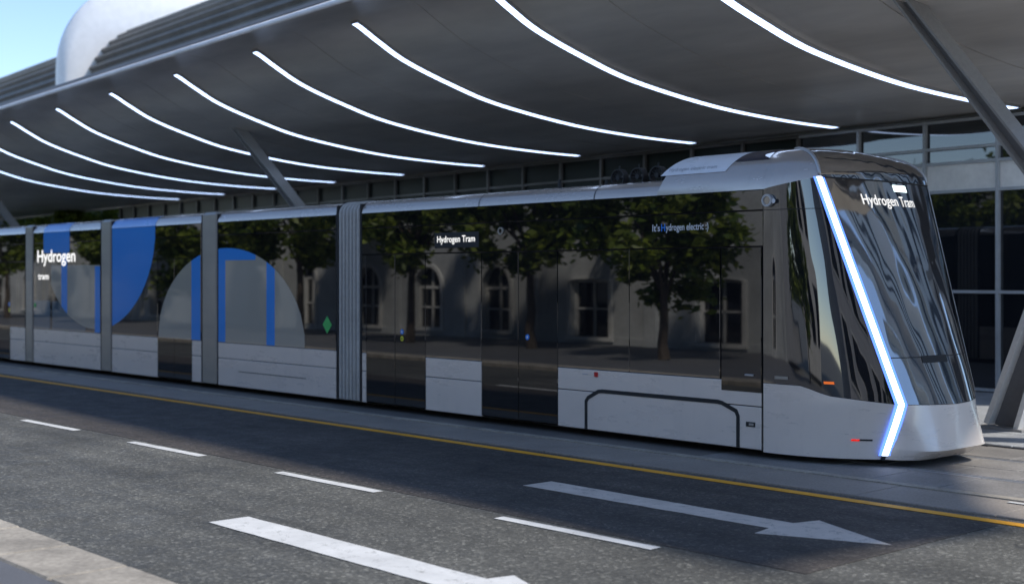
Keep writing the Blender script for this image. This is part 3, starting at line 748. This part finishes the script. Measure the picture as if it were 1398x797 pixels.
ring_i = [(26.25, 5.2), (26.25, 11.0)] + [(30.75-4.5*math.cos(a), 11.0+5.1*math.sin(a)) for a in [PI/2*k/14 for k in range(1, 15)]] + [(40, 16.3), (47.8, 14.9), (49.8, 5.2)]
mb = MB(); N_ = len(ring_o)
rr = [[bw(71.5, n, h) for n, h in ring_o], [bw(71.2, n+.12, h-.1) for n, h in ring_o], [bw(71.0, n+.4, h-.35) for n, h in ring_o], [bw(71.15, n, h) for n, h in ring_i], [bw(71.9, n, h) for n, h in ring_i], [bw(71.9, n, h) for n, h in ring_o], [bw(71.5, n, h) for n, h in ring_o]]
mb.loft(rr, False); obj('white_collar', mb, 'white_shell', hall, smooth=True, autos=50)

# ------------------------------------------------------------------ trees
def tree_mesh(name, H_, cb, rx, rz, nleaf, seed, size=.16):
    rnd = random.Random(seed); tr = MB(); lf = MB()
    pts = [(0, 0, 0)]; x = y = 0
    for k in range(1, 6): x += rnd.uniform(-.06, .06); y += rnd.uniform(-.06, .06); pts.append((x, y, (cb+.5)*k/5))
    tr.tube(pts, [.17, .14, .125, .115, .10, .085], 8)
    topp = Vector(pts[-1]); cc = Vector((0, 0, (H_+cb)/2)); clumps = []
    for k in range(9):
        a = 2*PI*k/9 + rnd.uniform(-.3, .3); L = rnd.uniform(.55, .95); e = Vector((math.cos(a)*rx*L, math.sin(a)*rx*L, cb + (H_-cb)*rnd.uniform(.3, .95)))
        b0 = topp - Vector((0, 0, rnd.uniform(0, .7))); m = b0.lerp(e, .5) + Vector((0, 0, .25)); tr.tube([b0, m, e], [.05, .035, .012], 6)
    for k in range(46):
        while True:
            v = Vector((rnd.uniform(-1, 1), rnd.uniform(-1, 1), rnd.uniform(-1, 1)))
            if .25 < v.length < 1: break
        clumps.append((Vector((v.x*rx, v.y*rx, cc.z + v.z*rz)), rnd.uniform(.35, .62)))
    for k in range(nleaf):
        c, r = clumps[rnd.randrange(len(clumps))]
        p = c + Vector((rnd.gauss(0, .5), rnd.gauss(0, .5), rnd.gauss(0, .42)))*r
        u = Vector((rnd.gauss(0, 1), rnd.gauss(0, 1), rnd.gauss(0, .5))).normalized(); w_ = u.cross(Vector((rnd.gauss(0, 1), rnd.gauss(0, 1), rnd.gauss(0, 1)))).normalized()
        s_ = size*rnd.uniform(.6, 1.3)
        lf.add([p-u*s_, p+w_*s_*.45, p+u*s_, p-w_*s_*.45], [(0, 1, 2, 3)])
    return tr, lf
def to_mesh(mb, nm, mat):
    me = bpy.data.meshes.new(nm); me.from_pydata(mb.v, [], mb.f); me.materials.append(MATS[mat]); me.update(); return me
TV = []
for k, a in enumerate([(6.6, 1.5, 2.25, 2.6, 10500, 1), (6.8, 2.3, 2.5, 2.3, 10500, 2), (7.2, 2.6, 2.7, 2.4, 10500, 3)]):
    tr, lf = tree_mesh('t', *a); TV.append((to_mesh(tr, 'trunk', 'bark'), to_mesh(lf, 'crown', 'leaves')))
def tree(x, y, v, rz, label, group, sc_=1, z=.085):
    o = bpy.data.objects.new('street_tree', None); COL.objects.link(o); o.location = (x, y, z); o.rotation_euler.z = rz; o.scale = (sc_,)*3
    tag(o, label, 'tree', group)
    for nm, me in zip(('trunk', 'crown'), TV[v]):
        c = bpy.data.objects.new(nm, me); COL.objects.link(c); c.parent = o
g1 = 'trees across the road, mirrored in the tram'
tree(-22.3, .3, 0, .4, 'low leafy tree across the road, mirrored in the front car behind the cab', g1)
tree(-28.2, -.6, 1, 1.4, 'leafy tree across the road, mirrored above the middle of the front car', g1)
tree(-33.5, -.2, 2, 2.0, 'leafy tree across the road, mirrored near the bellows', g1)
tree(-40.5, -.6, 1, 3.3, 'leafy tree across the road, mirrored in the second car', g1, 1.1)
tree(-47.5, -.2, 0, 4.0, 'leafy tree across the road, mirrored over the dome graphic', g1, 1.1)
tree(-57, -.6, 2, 5.1, 'leafy tree across the road, mirrored in the third car', g1)
tree(-67, -.3, 1, .9, 'leafy tree across the road, mirrored in the fourth car', g1)
tree(-78, -.3, 0, 1.9, 'leafy tree across the road, mirrored in the rearmost car', g1)
tree(-12.5, -2.4, 0, 2.6, 'leafy tree across the road, mirrored in the cab side window', g1, .8)
tree(7.5, -1.5, 2, 1.2, 'leafy tree to the right of the viewer, mirrored in the nose', g1, .9)
g2 = 'trees behind the far end of the station'
for x, y, v, lb in ((-66, 23, 0, 'small green tree far left, seen under the canopy above the tram'), (-72, 30, 1, 'green tree behind the far end of the concourse'), (-61, 27.5, 2, 'green tree beside the far end of the concourse'), (-80, 22, 2, 'distant green tree at the left edge under the canopy')):
    tree(x, y, v, x*.7, lb, g2, 1.0, -.12)

# ------------------------------------------------------------------ buildings across the road (mirrored in the glass)
def arch_bay(W=3.7, ow=1.5, z0=.32, zs=1.75, flat=1.0):
    H_ = 6.5; r = ow/2; wall = MB()
    ar = [(r*math.cos(PI*k/12), zs + flat*r*math.sin(PI*k/12)) for k in range(13)]
    def q(a, b, c, d): wall.add([(x, 0, z) for x, z in (a, b, c, d)], [(0, 1, 2, 3)])
    q((-W/2, 0), (-r, 0), (-r, H_), (-W/2, H_)); q((r, 0), (W/2, 0), (W/2, H_), (r, H_)); q((-r, 0), (r, 0), (r, z0), (-r, z0))
    for (a, b), (c, d) in zip(ar, ar[1:]): q((c, d), (a, b), (a, H_), (c, H_))
    outline = [(-r, z0), (r, z0)] + ar
    for (a, b), (c, d) in zip(outline, outline[1:]+outline[:1]): wall.add([(a, 0, b), (c, 0, d), (c, -.28, d), (a, -.28, b)], [(0, 1, 2, 3)])
    wall.box(W/2-.24, W/2+.24, .001, .10, 0, H_-.5)                       # pilaster
    wall.box(-W/2, W/2, .002, .16, H_-.5, H_-.2); wall.box(-W/2, W/2, .001, .05, .0, .25)
    pane = MB().prism(outline, lambda u, v, d: (u, d, v), -.27, -.25)
    fr = MB()
    fr.box(-r, r, -.25, -.18, zs-.05, zs+.05); fr.box(-.035, .035, -.25, -.19, z0, zs+r-.01); fr.box(-r, -r+.09, -.25, -.17, z0, zs); fr.box(r-.09, r, -.25, -.17, z0, zs); fr.box(-r, r, -.25, -.19, (z0+zs)/2-.03, (z0+zs)/2+.03)
    rings = []
    for k in range(13):
        c, s = math.cos(PI*k/12), math.sin(PI*k/12); rings.append([(x*c, y, zs+x*s*flat) for x, y in ((r+.14, .0), (r+.14, .07), (r-.0, .07), (r-.0, .0))])
    trm = MB().loft(rings, True, False); trm.box(-r-.14, -r, .0, .07, z0, zs); trm.box(r, r+.14, .0, .07, z0, zs); trm.box(-r-.2, r+.2, -.2, .12, z0-.12, z0)
    return wall, pane, fr, trm
KIND = []
for kw in (dict(), dict(W=5.2, ow=1.7, z0=.25, zs=2.0, flat=.08), dict(W=4.4, ow=1.0, z0=.05, zs=2.1, flat=1.0)):
    mm = arch_bay(**kw)
    KIND.append((kw.get('W', 3.7), [to_mesh(m, nm, mt) for m, nm, mt in zip(mm, ('wall_bay', 'window_pane', 'window_frame', 'window_surround'), ('render_wall', 'window_glass', 'render_trim', 'render_trim'))]))
def arcade(x_start, seq, y, label):
    L = sum(KIND[k][0] for k in seq); bl = thing('arched_building', (x_start-L/2, y, .05), label, 'building'); xx = L/2
    for k in seq:
        W, me4 = KIND[k]; wv_ = bpy.data.objects.new('wall_bay', me4[0]); COL.objects.link(wv_); wv_.parent = bl; wv_.location = (xx-W/2, 0, 0); xx -= W
        for nm, me in zip(('window_pane', 'window_frame', 'window_surround'), me4[1:]):
            c = bpy.data.objects.new(nm, me); COL.objects.link(c); c.parent = wv_
    obj('building_mass', MB().box(x_start-L, x_start, y-9, y-.45, .05, 6.4), 'grey_stucco', bl)
    obj('flat_roof', MB().box(x_start-L-.2, x_start+.2, y-9, y+.25, 6.46, 6.68), 'render_trim', bl)
    return bl
arcade(-17.0, [2, 1, 1, 0, 0, 0, 2, 0, 1, 0, 0, 2, 0, 0, 1, 2, 0, 0], -4.0, 'long pale building with arched windows across the road, mirrored in the tram')
ob = thing('office_block', (8, -9, .05), 'grey office block behind the viewer, mirrored in the tram nose', 'building')
obj('wall', MB().box(-3, 24, -20, -6, .05, 11), 'grey_stucco', ob)
for k in range(9):
    for j in range(3):
        wd = obj('window', MB().box(-2.4+k*3, -.4+k*3, -6.02, -5.95, 1.2+j*3.2, 3.3+j*3.2), 'render_trim', ob)
        obj('pane', MB().box(-2.3+k*3, -.5+k*3, -5.96, -5.94, 1.3+j*3.2, 3.2+j*3.2), 'window_glass', wd)
wb = thing('white_villa', (-11.5, -12, .05), 'white house set back between the arcade and the office block', 'building')
obj('wall', MB().box(-14.5, -9, -18, -10, .05, 7), 'render_trim', wb)
obj('roof', MB().loft([[(-14.8, -18.3, 7), (-8.7, -18.3, 7), (-8.7, -9.7, 7), (-14.8, -9.7, 7)], [(-13, -16, 9), (-10.5, -16, 9), (-10.5, -12, 9), (-13, -12, 9)]]), 'grey_stucco', wb)
for k in range(3):
    obj('window', MB().box(-13.8+k*1.8, -12.8+k*1.8, -10.02, -9.95, 1.2, 3), 'window_glass', wb); obj('window', MB().box(-13.8+k*1.8, -12.8+k*1.8, -10.02, -9.95, 4.2, 6), 'window_glass', wb)
# unseen towers added past the station's right end to streak the windscreen
for a, b, y, h, m, lb in ((-15.5, -11.5, 40, 21, 'white_shell', 'slim white tower added past the right end of the station, mirrored in the windscreen'), (-8.5, -5.5, 44, 24, 'grey_stucco', 'slim grey tower added past the right end of the station, mirrored in the windscreen'),
                          (-3.5, 1.5, 38, 26, 'white_shell', 'broad white tower added as a streak in the middle of the windscreen'), (5, 8, 42, 20, 'render_wall', 'sand coloured tower added as a streak in the windscreen'), (12, 21, 40, 24, 'white_shell', 'wide white tower added far right, mirrored beside the light strip'),
                          (24, 27.5, 37, 23, 'grey_stucco', 'slim grey tower added far right of the station, mirrored beside the light strip'), (31, 33, 35, 26, 'white_shell', 'very slim white tower added far right of the station, mirrored beside the light strip'), (37, 44, 32, 22, 'render_wall', 'broad sand coloured tower added farthest right, mirrored beside the light strip')):
    tw = thing('tower', ((a+b)/2, y+4, -.14), lb, 'building')
    obj('wall', MB().box(a, b, y, y+8, -.14, h), m, tw)
    obj('roof', MB().box(a-.2, b+.2, y-.2, y+8.2, h+.002, h+.4), 'grey_stucco', tw)
    for k in range(int((b-a)/2.4)):
        obj('window_band', MB().box(a+.5+k*2.4, a+1.5+k*2.4, y-.05, y+.05, 1, h-1), 'window_glass', tw)
# pale far building under the left end of the canopy
fb = thing('far_building', (-92, 30, -.1), 'pale distant building under the left end of the canopy', 'building')
obj('wall', MB().box(-100, -84, 24, 40, -.1, 6.2), 'render_trim', fb)
obj('roof', MB().loft([[(-101, 23.5, 6.2), (-83.5, 23.5, 6.2), (-83.5, 41, 6.2), (-101, 41, 6.2)], [(-97, 31, 8.6), (-88, 31, 8.6), (-88, 33, 8.6), (-97, 33, 8.6)]]), 'grey_stucco', fb)
for k in range(5):
    obj('window', MB().box(-83.99, -83.93, 25.2+k*3, 27+k*3, 2.2, 4.6), 'window_glass', fb)
